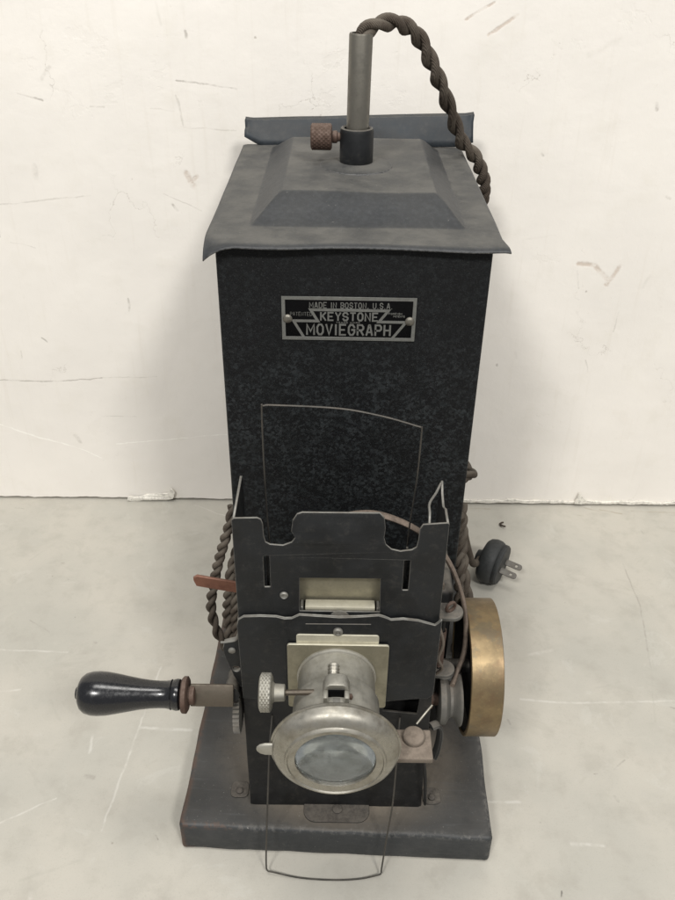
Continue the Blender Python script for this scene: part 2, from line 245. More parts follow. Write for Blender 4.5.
M = dict(flap=mat_black('blue_black_sheet', (.013, .0165, .020), .12, .5, (.16, .155, .15), .5), stop=mat_plain('black_lens_stop', (.012, .014, .015), .4),
    wall=mat_wall(), table=mat_table(), crinkle=mat_crinkle(), lid=mat_lid(), black=mat_black(), base=mat_base(), handle=mat_handle(), cord=mat_cord(), glass=mat_glass(), brass=mat_brass(),
    dark=mat_black('dull_black_casting', (.0055, .0055, .0055), .4, .6, (.06, .056, .05), .3),
    edge=metal('worn_bare_edge', (.23, .225, .205), .5, .7, .3, (.2, .19, .17), gr=.6),
    nickel=metal('dull_nickel', (.31, .295, .255), .3, .9, .45, (.28, .265, .23), (.16, .14, .105), .65, 1.1),
    barrel=metal('tarnished_nickel_barrel', (.33, .318, .278), .42, .75, .45, (.34, .325, .28), (.23, .21, .165), .5, 1.0),
    gate=metal('yellowed_gate_plate', (.27, .25, .185), .45, .7, .2, (.34, .32, .25), (.18, .16, .11), .4, 1.2),
    bar=metal('pale_nickel_bar', (.50, .475, .38), .4, .5, .3, (.55, .52, .42), (.30, .27, .2), .3, 1.6),
    grey=metal('grey_cast_pulley', (.10, .097, .088), .55, .3, .7, (.17, .148, .122), (.08, .075, .065), .5, 2.),
    pole=metal('dull_steel_tube', (.15, .14, .118), .42, .65, .15, (.2, .185, .16), (.13, .12, .10), .5, 1.6),
    rust=metal('rusted_steel', (.085, .052, .038), .7, .3, .35, (.22, .17, .14), (.05, .03, .02), .6, 3., bumpy=.4),
    copper=metal('oxidised_copper', (.21, .095, .062), .45, .5, .2, (.27, .2, .16), (.12, .05, .035), .5, 1.8),
    arm=metal('browned_steel_arm', (.095, .08, .06), .45, .6, .2, (.16, .135, .11), (.07, .05, .04), .5, 1.8),
    tabdust=metal('dusty_black_tab', (.045, .04, .035), .8, .1, .9, (.105, .093, .078), (.05, .04, .035), .5, 2.2, bumpy=.5),
    dusty=metal('dust_caked_metal', (.13, .105, .082), .8, .1, .9, (.205, .168, .135), (.12, .1, .08), .5, 2.2, bumpy=.6),
    plate=metal('etched_plate_metal', (.17, .172, .16), .45, .5, .1, (.2, .19, .17), (.10, .095, .085), .5, 4.),
    pblack=mat_plain('black_enamel', (.0022, .0022, .0025), .7, 0, .08), rubber=mat_plain('dark_grey_rubber', (.030, .032, .032), .6, 0, .4, .4),
    belt=mat_plain('brown_drive_belt', (.16, .125, .10), .7, 0, .3, .4), wire=metal('dark_steel_wire', (.07, .066, .06), .4, .7, .2), white=mat_plain('torn_plaster', (.70, .67, .60), .8), gap=mat_plain('dark_gap', (.05, .035, .025), .9),
    bulb=mat_cloudy())
# ------------------------------------------------------------ geometry helpers
def link(name, me, parent=None, mats=(), smooth=False):
    o = bpy.data.objects.new(name, me); col.objects.link(o)
    for x in mats: me.materials.append(M[x] if isinstance(x, str) else x)
    if parent: o.parent = parent
    if smooth:
        for p in me.polygons: p.use_smooth = True
        me.set_sharp_from_angle(angle=R(38))
    return o
def tag(o, label=None, cat=None, kind=None, group=None):
    for k, v in (('label', label), ('category', cat), ('kind', kind), ('group', group)):
        if v: o[k] = v
    return o
class MB:
    def __init__(s): s.bm = bmesh.new()
    def box(s, lo, hi, bev=0.0, seg=2, rot=None, mi=0):
        vs = [s.bm.verts.new((x*S, y*S, z*S)) for x in (lo[0], hi[0]) for y in (lo[1], hi[1]) for z in (lo[2], hi[2])]
        fs = [(0,1,3,2),(4,6,7,5),(0,4,5,1),(2,3,7,6),(0,2,6,4),(1,5,7,3)]
        fc = [s.bm.faces.new([vs[i] for i in f]) for f in fs]
        for f in fc: f.material_index = mi
        if rot:
            c = (Vector(lo)+Vector(hi))/2*S
            bmesh.ops.rotate(s.bm, cent=c, matrix=rot, verts=vs)
        if bev:
            es = list({e for f in fc for e in f.edges})
            bmesh.ops.bevel(s.bm, geom=es, offset=bev*S, segments=seg, profile=.5, affect='EDGES')
        return s
    def frame(s, ax):
        ax = Vector(ax).normalized(); a = Vector((0,0,1)) if abs(ax.z) < .9 else Vector((1,0,0))
        u = ax.cross(a).normalized(); return ax, u, ax.cross(u).normalized()
    def lathe(s, org, ax, prof, n=48, fn=None, mi=0, cap=True):
        """prof: (distance along axis, radius); fn(ring, k) scales a radius"""
        ax, u, v = s.frame(ax); org = Vector(org); rings = []
        for i, (d, r) in enumerate(prof):
            ring = []
            for k in range(n):
                a = 2*math.pi*k/n; rr = r*(fn(i, k) if fn else 1)
                ring.append(s.bm.verts.new((org+ax*d+(u*math.cos(a)+v*math.sin(a))*max(rr, 1e-4))*S))
            rings.append(ring)
        for a, b in zip(rings, rings[1:]):
            for k in range(n):
                f = s.bm.faces.new((a[k], a[(k+1) % n], b[(k+1) % n], b[k])); f.material_index = mi
        if cap:
            for rg, fl in ((rings[0], 1), (rings[-1], 0)):
                f = s.bm.faces.new(rg[::-1] if fl else rg); f.material_index = mi
        return s
    def tube(s, pts, r, n=10, mi=0, flat=None):
        pts = [Vector(p) for p in pts]; rings = []; pu = None
        for i, p in enumerate(pts):
            t = (pts[min(i+1, len(pts)-1)]-pts[max(i-1, 0)]).normalized()
            if pu is None: _, pu, pv = s.frame(t)
            else:
                pu = (pu-t*pu.dot(t)).normalized(); pv = t.cross(pu).normalized()
            rr = r(i) if callable(r) else r
            rings.append([s.bm.verts.new((p+(pu*math.cos(2*math.pi*k/n)+pv*math.sin(2*math.pi*k/n)*(flat or 1))*rr)*S) for k in range(n)])
        for a, b in zip(rings, rings[1:]):
            for k in range(n):
                f = s.bm.faces.new((a[k], a[(k+1) % n], b[(k+1) % n], b[k])); f.material_index = mi
        f = s.bm.faces.new(rings[0][::-1]); f.material_index = mi; f = s.bm.faces.new(rings[-1]); f.material_index = mi
        return s
    def torus(s, c, ax, R_, r, n=28, m=10, arc=2*math.pi, start=0, mi=0):
        ax, u, v = s.frame(ax); c = Vector(c)
        pts = [c+(u*math.cos(start+arc*i/n)+v*math.sin(start+arc*i/n))*R_ for i in range(n+1)]
        return s.tube(pts, r, m, mi)
    def build(s, name, mat, parent=None, smooth=True, mats=None):
        bmesh.ops.recalc_face_normals(s.bm, faces=s.bm.faces)
        me = bpy.data.meshes.new(name); s.bm.to_mesh(me); s.bm.free()
        return link(name, me, parent, mats or (mat,), smooth)
def spline(pts, n=8):
    pts = [Vector(p) for p in pts]; P = [2*pts[0]-pts[1]]+pts+[2*pts[-1]-pts[-2]]; out = []
    for i in range(1, len(P)-2):
        a, b, c, d = P[i-1:i+3]
        for k in range(n):
            t = k/n; out.append(.5*((2*b)+(c-a)*t+(2*a-5*b+4*c-d)*t*t+(3*b-3*c+d-a)*t**3))
    out.append(pts[-1]); return out
def resample(pts, step):
    out = [pts[0]]; acc = 0
    for a, b in zip(pts, pts[1:]):
        L = (b-a).length; d = step-acc
        while d <= L: out.append(a+(b-a)*d/L); d += step
        acc = (acc+L) % step
    out.append(pts[-1]); return out
def twisted(mb, pts, rs, off, pitch, step=.12, phase=0):
    P = resample(spline(pts, 14), step); u = None; A = []; B = []
    for i, p in enumerate(P):
        t = (P[min(i+1, len(P)-1)]-P[max(i-1, 0)]).normalized()
        if u is None: _, u, v = mb.frame(t)
        else: u = (u-t*u.dot(t)).normalized(); v = t.cross(u).normalized()
        a = phase+2*math.pi*i*step/pitch*(1+.10*math.sin(i*.05))+.35*noise.noise((i*.06, phase, 2)); q = (u*math.cos(a)+v*math.sin(a))*off
        A.append(p+q); B.append(p-q)
    mb.tube(A, rs, 12); mb.tube(B, rs, 12)
def plate(name, outline, y0, y1, parent, mats=('black', 'edge'), holes=(), bev=.012, plane='xz', smooth=False, offs=0, warp=None):
    """a sheet cut to an outline (holes allowed), spanning y0..y1; its cut rim takes the second material"""
    cu = bpy.data.curves.new(name, 'CURVE'); cu.dimensions = '2D'; cu.fill_mode = 'BOTH'
    for ln in [outline]+list(holes):
        sp = cu.splines.new('POLY'); sp.points.add(len(ln)-1); sp.use_cyclic_u = True
        for p, q in zip(sp.points, ln): p.co = (q[0]*S, q[1]*S, 0, 1)
    cu.extrude = max((y1-y0)/2-bev, .001)*S; cu.bevel_depth = bev*S; cu.bevel_resolution = 1; cu.offset = -bev*S*.0
    tmp = bpy.data.objects.new('tmp', cu); col.objects.link(tmp)
    dg = bpy.context.evaluated_depsgraph_get(); me = bpy.data.meshes.new_from_object(tmp.evaluated_get(dg))
    bpy.data.objects.remove(tmp); bpy.data.curves.remove(cu)
    me.name = name; me.materials.clear(); yc = (y0+y1)/2*S
    for v in me.vertices:
        a, b, c = v.co
        v.co = {'xz': (a, yc-c, b), 'xy': (a, b, yc+c), 'yz': (yc+c, a, b)}[plane]
        if warp: v.co = warp(v.co)
    ax = {'xz': 1, 'xy': 2, 'yz': 0}[plane]
    for p in me.polygons: p.material_index = 0 if abs(p.normal[ax]) > .85 or len(mats) == 1 else 1
    bm = bmesh.new(); bm.from_mesh(me); bmesh.ops.remove_doubles(bm, verts=bm.verts, dist=1e-6); bmesh.ops.recalc_face_normals(bm, faces=bm.faces); bm.to_mesh(me); bm.free()
    return link(name, me, parent, mats, smooth)
def circ(cx, cz, r, n=24, a0=0, a1=360): return [(cx+r*math.cos(R(a0+(a1-a0)*i/n)), cz+r*math.sin(R(a0+(a1-a0)*i/n))) for i in range(n+(a1-a0 < 360))]
def rrect(x0, z0, x1, z1, r, n=5):
    o = []
    for cx, cz, a in ((x1-r, z1-r, 0), (x0+r, z1-r, 90), (x0+r, z0+r, 180), (x1-r, z0+r, 270)): o += circ(cx, cz, r, n, a, a+90)
    return o
def jitter(pts, a, k=1, sd=0):
    out = []; n = len(pts)
    for i in range(n):
        p, q = pts[i], pts[(i+1) % n]
        for j in range(k):
            t = j/k; x = p[0]+(q[0]-p[0])*t; y = p[1]+(q[1]-p[1])*t
            out.append((x+a*noise.noise((x*1.7, y*1.7, sd)), y+a*noise.noise((x*1.7, y*1.7, sd+9))))
    return out
# ------------------------------------------------------------ the setting
b = MB(); b.box((-90, -90, -3), (90, 34, 0)); tag(b.build('tabletop', 'table', smooth=False), 'worn grey white painted tabletop with scratches under the projector', kind='structure')
YW = 28.69
bot = []; x = 60.0
while x > -60:
    bot.append((x, .22+.10*noise.noise((x*.5, 3, 0))+.06*noise.noise((x*2.3, 1, 0)))); x -= .25
wl = plate('wall', [(-60, 80), (60, 80)]+bot, YW, YW+2, None, mats=('wall', 'white'), bev=.03)
wl.rotation_euler.z = .0075
tag(wl, 'cream painted plaster wall with cracks and scuffs behind the projector', kind='structure')
b = MB(); b.box((-60, YW+.9, 0.004), (60, YW+1.6, 1.2)); b.build('gap_shade_strip', 'gap', wl, smooth=False)  # dark strip behind the open gap, its shade put into the colour
# torn lip of plaster along the foot of the wall, and the curled flake on the left
up_, lo_ = [], []; x = 7.0
while x < 30: up_.append((x, .42+.16*noise.noise((x*.7, 5, 0))+.07*noise.noise((x*3, 5, 0)))); lo_.append((x, .22+.09*noise.noise((x*.9, 8, 0))+.05*noise.noise((x*4, 2, 0)))); x += .2
plate('plaster_lip', lo_+up_[::-1], YW-.16, YW-.01, wl, mats=('white',), bev=.03)
fl = [(-16.0, .10), (-15.2, .02), (-14.2, .12), (-13.2, .10), (-12.6, .3), (-12.3, .9), (-12.6, 1.25), (-12.9, .8), (-13.6, .62), (-14.6, .5), (-15.4, .42), (-15.9, .45)]
plate('plaster_flake', jitter(fl, .12, 3), YW-.42, YW-.30, wl, mats=('white',), bev=.03, warp=lambda c: Vector((c.x, c.y+.0035*(1-abs(c.x+.142)/.03), c.z)))
plate('plaster_chip', jitter([(18.4, .3), (19.0, .3), (19.3, .5), (18.75, 1.0), (18.6, 1.3), (18.5, .8)], .06, 3), YW-.3, YW-.18, wl, mats=('white',), bev=.03)
# small curl of debris
b = MB(); b.torus((12.5, 26.05, .14), (0, .3, 1), .42, .07, 12, 6, arc=2.6, start=.3)
tag(b.build('debris_curl', 'gap'), 'tiny dark curl of debris lying on the table behind the power plug', 'debris')

# ------------------------------------------------------------ the projector
P = bpy.data.objects.new('film_projector', None); col.objects.link(P); P.empty_display_size = .05
tag(P, 'antique black hand cranked film projector with tall lamp house on a wooden base', 'film projector')

# base board
b = MB(); b.box((-7.5, 0, 0), (7.5, 26.0, 1.93), .2, 3)
bmesh.ops.subdivide_edges(b.bm, edges=[e for e in b.bm.edges if e.calc_length() > .05], cuts=60, use_grid_fill=True)
bb = b.build('wooden_base', 'base', P); bb.rotation_euler.z = -.0302
bmx = bb.data
for v in bmx.vertices: v.co += Vector((noise.noise(v.co*70)*.0005, noise.noise(v.co*70+Vector((5, 0, 0)))*.0005, noise.noise(v.co*90)*.0003 if v.co.z > .01 else 0))

# lamp house
HX, HY, HW, HD, HH = .38, 9.6, 11.35, 15.4, 27.35
b = MB(); b.box((HX-HW/2, HY, 1.95), (HX+HW/2, HY+HD, HH), .12, 3)
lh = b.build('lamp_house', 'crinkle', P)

# lid: sheet with a pressed raised panel, drooping front lip and crumpled corners
def lid_mesh():
    bm = bmesh.new(); nx, ny = 170, 200; x0, x1, y0, y1 = HX-6.12, HX+6.12, HY-.47, HY+15.9; g = []
    fx0, fx1, fy0, fy1 = -4.05, 5.12, 11.35, 24.9; tx0, tx1, ty0, ty1 = -2.75, 3.95, 13.35, 22.9
    def ss(a, lo, hi):
        t = min(max((a-lo)/(hi-lo), 0), 1); return t
    for j in range(ny+1):
        row = []
        for i in range(nx+1):
            x = x0+(x1-x0)*i/nx; y = y0+(y1-y0)*j/ny; z = HH+.12
            t = min(ss(x, fx0, tx0), 1-ss(x, tx1, fx1), ss(y, fy0, ty0), 1-ss(y, ty1, fy1)); t = max(t, 0)
            t = t*t*(3-2*t)*.3+t*.7
            z += .98*t
            z += .07*noise.noise((x*.28, y*.28, 1))
            dl = x-x0; dr = x1-x; df = y-y0
            z -= .13*max(0, 1-df/.4)**2                                       # front lip turned down
            z -= .05*max(0, 1-dl/.35)**2+.04*max(0, 1-dr/.3)**2
            cl = max(0, 1-math.hypot(dl, df)/1.5); cr = max(0, 1-math.hypot(dr, df)/1.3)
            z -= .55*cl**2.2; z += .05*cr
            xx = x+.22*cl*0-.0; yy = y+.10*math.sin(x*.55+.6)*max(0, 1-df/1.5)
            if cr > 0: xx += .18*cr; yy += .05*cr
            row.append(bm.verts.new((xx*S, yy*S, z*S)))
        g.append(row)
    for j in range(ny):
        for i in range(nx): bm.faces.new((g[j][i], g[j][i+1], g[j+1][i+1], g[j+1][i]))
    bmesh.ops.recalc_face_normals(bm, faces=bm.faces)
    me = bpy.data.meshes.new('lid'); bm.to_mesh(me); bm.free(); return me
lid = link('lid', lid_mesh(), P, ('lid',)); 
for p in lid.data.polygons: p.use_smooth = True
md = lid.modifiers.new('s', 'SOLIDIFY'); md.thickness = .06*S; md.offset = -1

# rear flap standing up behind the lid
bm = bmesh.new(); prof = [(25.3, 27.42), (25.55, 27.75), (25.95, 28.28), (26.15, 28.58), (26.45, 28.66), (26.7, 28.46)]
rows = []
for k in range(61):
    u = k/60; x = -5.62+12.75*u; e = min(u, 1-u)*12.75; row = []
    for j, (yy, zz) in enumerate(prof):
        z = zz+.02*noise.noise((x*.5, j*.2, 3))+.55*u*(j > 1)*.6+.12*u; y = yy
        if e < .9 and j < 2: z += (.5 if u < .5 else .25)*(1-e/.9)
        if e < .35 and j > 2: y -= .2*(1-e/.35); z += .10*(1-e/.35)
        row.append(bm.verts.new((x*S, y*S, z*S)))
    rows.append(row)
for a, c in zip(rows, rows[1:]):
    for j in range(len(prof)-1): bm.faces.new((a[j], c[j], c[j+1], a[j+1]))
bmesh.ops.recalc_face_normals(bm, faces=bm.faces)
me = bpy.data.meshes.new('rear_flap'); bm.to_mesh(me); bm.free(); rf = link('rear_flap', me, P, ('flap',), True)
md = rf.modifiers.new('s', 'SOLIDIFY'); md.thickness = .1*S

# chimney collar, tube, thumb screw
PX, PY, PZ = .5, 17.6, 28.42
b = MB(); b.lathe((PX, PY, PZ), (0, 0, 1), [(0, 1.75), (.05, 1.72), (.14, 1.45), (.2, .95), (.2, .8)], 48); fl_ = b.build('collar_flange', 'lid', P)
b = MB(); b.lathe((PX, PY, PZ+.1), (0, 0, 1), [(0, .79), (1.50, .79), (1.62, .75), (1.66, .68), (1.60, .60), (1.2, .58)], 48); b.build('collar', 'black', P)
b = MB(); b.lathe((PX+.02, PY+.03, PZ+.6), (.012, 0, 1), [(0, .52), (5.05, .53), (5.12, .50), (5.12, .42), (4.2, .42)], 40); b.build('tube', 'pole', P)
def tri(a):
    a = a % 1; return max(0, 1-abs(a-.5)/.28)
def knurl(mb, org, ax, rad, ln, n=44, m=9, depth=.05):
    prof = [(0, rad*.82), (.04, rad*.94)]+[(.07+(ln-.14)*i/(m-1), rad) for i in range(m)]+[(ln-.04, rad*.94), (ln, rad*.82)]
    mb.lathe(org, ax, prof, n, fn=lambda i, k: 1+(-depth*max(tri((k+.8*i)/4), tri((k-.8*i)/4)) if 2 <= i < m+2 else 0))
ts = MB(); knurl(ts, (-1.66, PY, 29.72), (1, 0, 0), .60, 1.0, 80, 21, .07)
tso = ts.build('thumb_screw', 'rust', P)
b = MB(); b.lathe((-.66, PY, 29.72), (1, 0, 0), [(0, .2), (.02, .28), (.22, .28), (.28, .2), (.9, .19)], 20); b.build('screw_shank', 'rust', tso)

# name plate
NX0, NX1, NZ0, NZ1, NY = -2.62, 3.06, 23.14, 25.12, HY
def nu(px): return NX0+(px-85)/(583-85)*(NX1-NX0)
def nv(py): return NZ1-(py-63)/(228-63)*(NZ1-NZ0)
b = MB(); b.box((NX0, NY-.05, NZ0), (NX1, NY+.01, NZ1), .015, 2); npl = b.build('name_plate', 'pblack', P)
fo = [(NX0, NZ0), (NX1, NZ0), (NX1, NZ1), (NX0, NZ1)]; q = .13
fr = plate('plate_border', fo, NY-.085, NY-.04, npl, mats=('plate',), holes=[[(NX0+q, NZ0+q), (NX1-q, NZ0+q), (NX1-q, NZ1-q), (NX0+q, NZ1-q)]], bev=.012)
def stroke(pts, wd):
    L, Rr = [], []; V = [Vector((nu(a), nv(c_))) for a, c_ in pts]
    for i, p in enumerate(V):
        d1 = (V[i]-V[i-1]).normalized() if i else (V[1]-V[0]).normalized(); d2 = (V[i+1]-V[i]).normalized() if i < len(V)-1 else d1
        n1 = Vector((-d1.y, d1.x)); n2 = Vector((-d2.y, d2.x)); nn = (n1+n2).normalized(); k = wd/2/max(nn.dot(n1), .4)
        L.append(tuple(p+nn*k)); Rr.append(tuple(p-nn*k))
    return L+Rr[::-1]
mes = []
emb = stroke([(168, 222), (128, 155), (219, 155), (192, 112), (480, 112), (447, 155), (548, 155), (497, 222)], .105)
eo = plate('emblem', emb, NY-.08, NY-.04, npl, mats=('plate',), bev=.008)
GL = {'A': [[(0,0),(.42,1),(.58,1),(1,0)],[(.18,.3),(.82,.3)]], 'B': [[(0,0),(0,1),(.75,1),(1,.82),(1,.65),(.75,.5),(0,.5)],[(.75,.5),(1,.36),(1,.18),(.75,0),(0,0)]],
 'D': [[(0,0),(0,1),(.7,1),(1,.75),(1,.25),(.7,0),(0,0)]], 'E': [[(1,1),(0,1),(0,0),(1,0)],[(0,.5),(.8,.5)]], 'F': [[(1,1),(0,1),(0,0)],[(0,.5),(.8,.5)]],
 'G': [[(1,.75),(.72,1),(.28,1),(0,.75),(0,.25),(.28,0),(.72,0),(1,.25),(1,.5),(.55,.5)]], 'H': [[(0,0),(0,1)],[(1,0),(1,1)],[(0,.5),(1,.5)]], 'I': [[(.5,0),(.5,1)]],
 'K': [[(0,0),(0,1)],[(1,1),(.1,.42)],[(.35,.58),(1,0)]], 'M': [[(0,0),(0,1),(.5,.3),(1,1),(1,0)]], 'N': [[(0,0),(0,1),(1,0),(1,1)]],
 'O': [[(.28,0),(0,.25),(0,.75),(.28,1),(.72,1),(1,.75),(1,.25),(.72,0),(.28,0)]], 'P': [[(0,0),(0,1),(.75,1),(1,.82),(1,.6),(.75,.45),(0,.45)]],
 'R': [[(0,0),(0,1),(.75,1),(1,.82),(1,.62),(.75,.47),(0,.47)],[(.5,.47),(1,0)]], 'S': [[(1,.78),(.75,1),(.25,1),(0,.8),(0,.65),(.25,.52),(.75,.48),(1,.35),(1,.2),(.75,0),(.25,0),(0,.22)]],
 'T': [[(0,1),(1,1)],[(.5,1),(.5,0)]], 'U': [[(0,1),(0,.22),(.28,0),(.72,0),(1,.22),(1,1)]], 'V': [[(0,1),(.5,0),(1,1)]], 'Y': [[(0,1),(.5,.48),(1,1)],[(.5,.5),(.5,0)]],
 '.': [[(.3,0),(.6,0)]], ',': [[(.6,.08),(.3,-.15)]], 'C': [[(1,.75),(.72,1),(.28,1),(0,.75),(0,.25),(.28,0),(.72,0),(1,.25)]]}
WID = {'I': .25, '.': .3, ',': .3, ' ': .5, 'M': 1.25}
# word, plate-drawing box x0 x1 y(baseline) y(top), stroke width in cm, slant
jobs = [('MADE IN BOSTON, U.S.A.', 188, 494, 104, 84, .036, 0), ('KEYSTONE', 230, 441, 151, 122, .07, 0), ('MOVIEGRAPH', 178, 490, 207, 168, .08, 0), ('TRADE MARK', 287, 376, 162, 157, .015, 0),
        ('PATENTED', 116, 196, 135, 122, .015, 0), ('& FOREIGN'[2:], 482, 532, 126, 120, .016, 0), ('PATENTS', 500, 542, 136, 130, .016, 0)]
bmT = bmesh.new(); cnt = 0
for s_, ax0, ax1, yb_, yt_, sw, sl in jobs:
    tot = sum(WID.get(c_, 1.0) for c_ in s_)+.58*(len(s_)-1); k1 = (ax1-ax0)/tot; cx = ax0
    for c_ in s_:
        wd = WID.get(c_, 1.0)*k1
        for stp in GL.get(c_, []):
            pts = [(cx+a_*wd+(1-b_)*sl*-1, yb_+(yt_-yb_)*b_) for a_, b_ in stp]
            cl = len(pts) > 3 and pts[0] == pts[-1]
            V = [Vector((nu(a_), nv(b_))) for a_, b_ in pts]; cnt += 1; yy = NY-.072-.0004*(cnt % 5)
            n_ = len(V); Lp, Rp = [], []
            for i in range(n_):
                if cl and i in (0, n_-1): d1 = (V[n_-1]-V[n_-2]).normalized(); d2 = (V[1]-V[0]).normalized()
                else: d1 = (V[i]-V[i-1]).normalized() if i else (V[1]-V[0]).normalized(); d2 = (V[i+1]-V[i]).normalized() if i < n_-1 else d1
                n1 = Vector((-d1.y, d1.x)); n2 = Vector((-d2.y, d2.x)); nn = (n1+n2).normalized(); kk = sw/2/max(nn.dot(n1), .6)
                ext = Vector((0, 0)) if cl else (-d1*sw*.3 if i == 0 else (d1*sw*.3 if i == n_-1 else Vector((0, 0))))
                Lp.append(V[i]+nn*kk+ext); Rp.append(V[i]-nn*kk+ext)
            q = [[bmT.verts.new((p_.x*S, y_*S, p_.y*S)) for p_ in side_] for side_, y_ in ((Lp, yy), (Rp, yy), (Rp, NY-.03), (Lp, NY-.03))]
            for i in range(n_-1):
                for r1 in range(3): bmT.faces.new((q[r1][i], q[r1][i+1], q[r1+1][i+1], q[r1+1][i]))
        cx += wd+.58*k1
bmesh.ops.recalc_face_normals(bmT, faces=bmT.faces)
me = bpy.data.meshes.new('lettering'); bmT.to_mesh(me); bmT.free(); link('lettering', me, npl, ('plate',))
for px in (106, 562):
    b = MB(); b.lathe((nu(px), NY-.06, nv(147 if px < 300 else 151)), (0, -1, 0), [(0, .2), (.04, .2), (.09, .16), (.12, .08), (.125, .01)], 24); b.build('rivet', 'pole', npl)

# ------------------------------------------------------------ mechanism: upper plate, door, side flanges
YF = 1.4
up = [(-4.08, 13.9), (4.08, 13.9), (4.06, 19.5), (4.0, 19.55), (3.10, 19.5), (3.0, 19.3), (2.98, 18.75), (2.93, 18.42), (2.75, 18.28), (2.3, 18.2), (1.95, 18.28), (1.72, 18.5), (1.64, 18.8), (1.68, 19.2), (1.62, 19.62), (1.45, 19.8),
      (-1.45, 19.8), (-1.64, 19.72), (-1.8, 19.45), (-1.86, 19.0), (-1.7, 18.75), (-1.85, 18.52), (-2.2, 18.34), (-2.7, 18.38), (-2.88, 18.5), (-2.94, 18.8), (-2.96, 19.4), (-3.02, 19.6), (-3.15, 19.68), (-4.0, 19.68), (-4.08, 19.6)]
holes = [[(-1.62, 14.95), (-1.6, 16.78), (1.62, 16.80), (1.66, 14.95)], rrect(-3.0, 16.2, -2.72, 17.85, .05, 2), rrect(2.46, 16.2, 2.74, 17.8, .05, 2)]
fp = plate('front_plate', up, YF, YF+.09, P, holes=holes, bev=.022)
def bend(c):   # the middle tongue and notch rims are pressed a little backwards
    x, z = c.x/S, c.z/S
    return c+Vector((0, (.25*max(0, (z-18.6))*(abs(x) < 1.9)+.05*math.sin(x*1.9))*S*.8, 0))
for v in fp.data.vertices: v.co = bend(v.co)
for xa in (-2.9, 2.57):
    b = MB(); b.box((xa, YF+.4, 13.9), (xa+.07, YF+.52, 18.0)); b.build('slot_spring', 'dark', P, False)
for x_, z_ in ((-2.21, 15.85),):
    b = MB(); b.lathe((x_, YF+.0, z_), (0, -1, 0), [(0, .17), (.05, .17), (.10, .13), (.07, .09), (.06, .01)], 24); b.build('rivet', 'edge', P)
plate('side_flange', [(YF+.15, 13.8), (4.15, 13.8), (4.35, 19.5), (4.2, 19.62), (YF+.15, 19.62)], -4.08, -3.98, P, plane='yz', bev=.02)
plate('side_flange', jitter([(YF+.15, 13.8), (4.0, 13.8), (4.25, 19.0), (4.05, 19.7), (3.6, 19.35), (3.0, 19.15), (2.4, 19.5), (YF+.15, 19.5)], .08, 3), 3.98, 4.08, P, plane='yz', bev=.02)
b = MB(); b.tube(spline([(3.35, YF+.2, 19.4), (3.38, 2.0, 19.6), (3.42, 2.6, 19.62), (3.75, 3.4, 19.55), (3.98, 3.9, 19.65)], 6), .05, 6); b.build('flange_rim', 'edge', P)
# body behind the plates
b = MB(); b.box((-3.95, 2.6, 1.95), (3.95, 5.0, 12.2), .15, 2); b.build('mechanism_body', 'dark', P)
lowo = jitter([(-4.12, 1.98), (-3.9, 1.9), (4.0, 1.9), (4.14, 2.02), (4.10, 10.6), (-4.10, 10.6)], .03, 8)
plate('lower_plate', lowo, YF, YF+.16, P, mats=('dark', 'black'), holes=[[(2.0, 8.9), (3.6, 8.7), (3.65, 9.95), (2.0, 9.95)]], bev=.04)
b = MB(); b.box((-4.05, YF+.16, 1.95), (-3.93, 2.7, 13.8), .02, 1); b.build('side_wall', 'dark', P)
b = MB(); b.box((3.93, YF+.16, 6.0), (4.05, 2.7, 13.8), .02, 1); b.build('side_wall', 'dark', P)
# door in front of it, its wavy top edge rolled back
dtop = [(-4.12, 14.3), (-4.05, 14.62), (-3.85, 14.78), (-3.2, 14.82), (-2.55, 14.80), (-2.2, 14.70), (-1.9, 14.72), (-1.6, 14.92), (-1.0, 14.88), (0, 14.82), (1.0, 14.88), (1.6, 14.96), (1.85, 14.86), (2.1, 14.72), (2.6, 14.78), (3.2, 14.70), (3.7, 14.52), (3.9, 14.45), (4.05, 14.6), (4.15, 14.75)]
dbot = [(4.12, 10.35), (3.9, 10.1), (3.3, 10.05), (2.6, 9.95), (2.1, 9.85), (-2.2, 9.8), (-3.2, 9.9), (-4.1, 9.95)]
dr = plate('film_door', jitter(dtop+dbot, .02, 2), YF-.22, YF-.13, P, bev=.022)
b = MB(); b.tube([(x_, YF-.10, z_-.02) for x_, z_ in dtop], .042, 8); b.build('rolled_edge', 'edge', dr)
b = MB(); b.tube([(-1.35, YF-.24, 14.5), (1.3, YF-.24, 14.53)], .02, 6); b.build('crease', 'grey', dr)
b = MB(); b.lathe((-.03, YF-.22, 14.1), (0, -1, 0), [(0, .2), (.08, .2), (.13, .16), (.14, .1), (.09, .08), (.09, .01)], 24); b.build('rivet', 'edge', dr)
# gate seen through the window
b = MB(); b.box((-1.75, 2.05, 14.3), (1.75, 2.15, 17.2), .02, 1); gp = b.build('gate_plate', 'gate', P)
b = MB(); b.torus((0.02, 2.0, 14.95), (0, -1, 0), .28, .035, 20, 6, arc=math.pi*1.2, start=-.3); b.build('gate_eye', 'nickel', gp)
b = MB(); b.box((-1.38, 1.5, 14.93), (1.45, 1.95, 15.12), .03, 2); b.build('gate_bar', 'bar', P)
for xa in (-1.58, 1.52):
    b = MB(); b.box((xa, 1.55, 14.6), (xa+.12, 2.0, 15.05), .02, 1); b.build('gate_clip', 'edge', P)
b = MB(); b.lathe((.03, 1.42, 14.62), (0, -1, 0), [(0, .42), (.08, .42), (.09, .3), (.09, .01)], 28); b.build('gate_boss', 'edge', P)

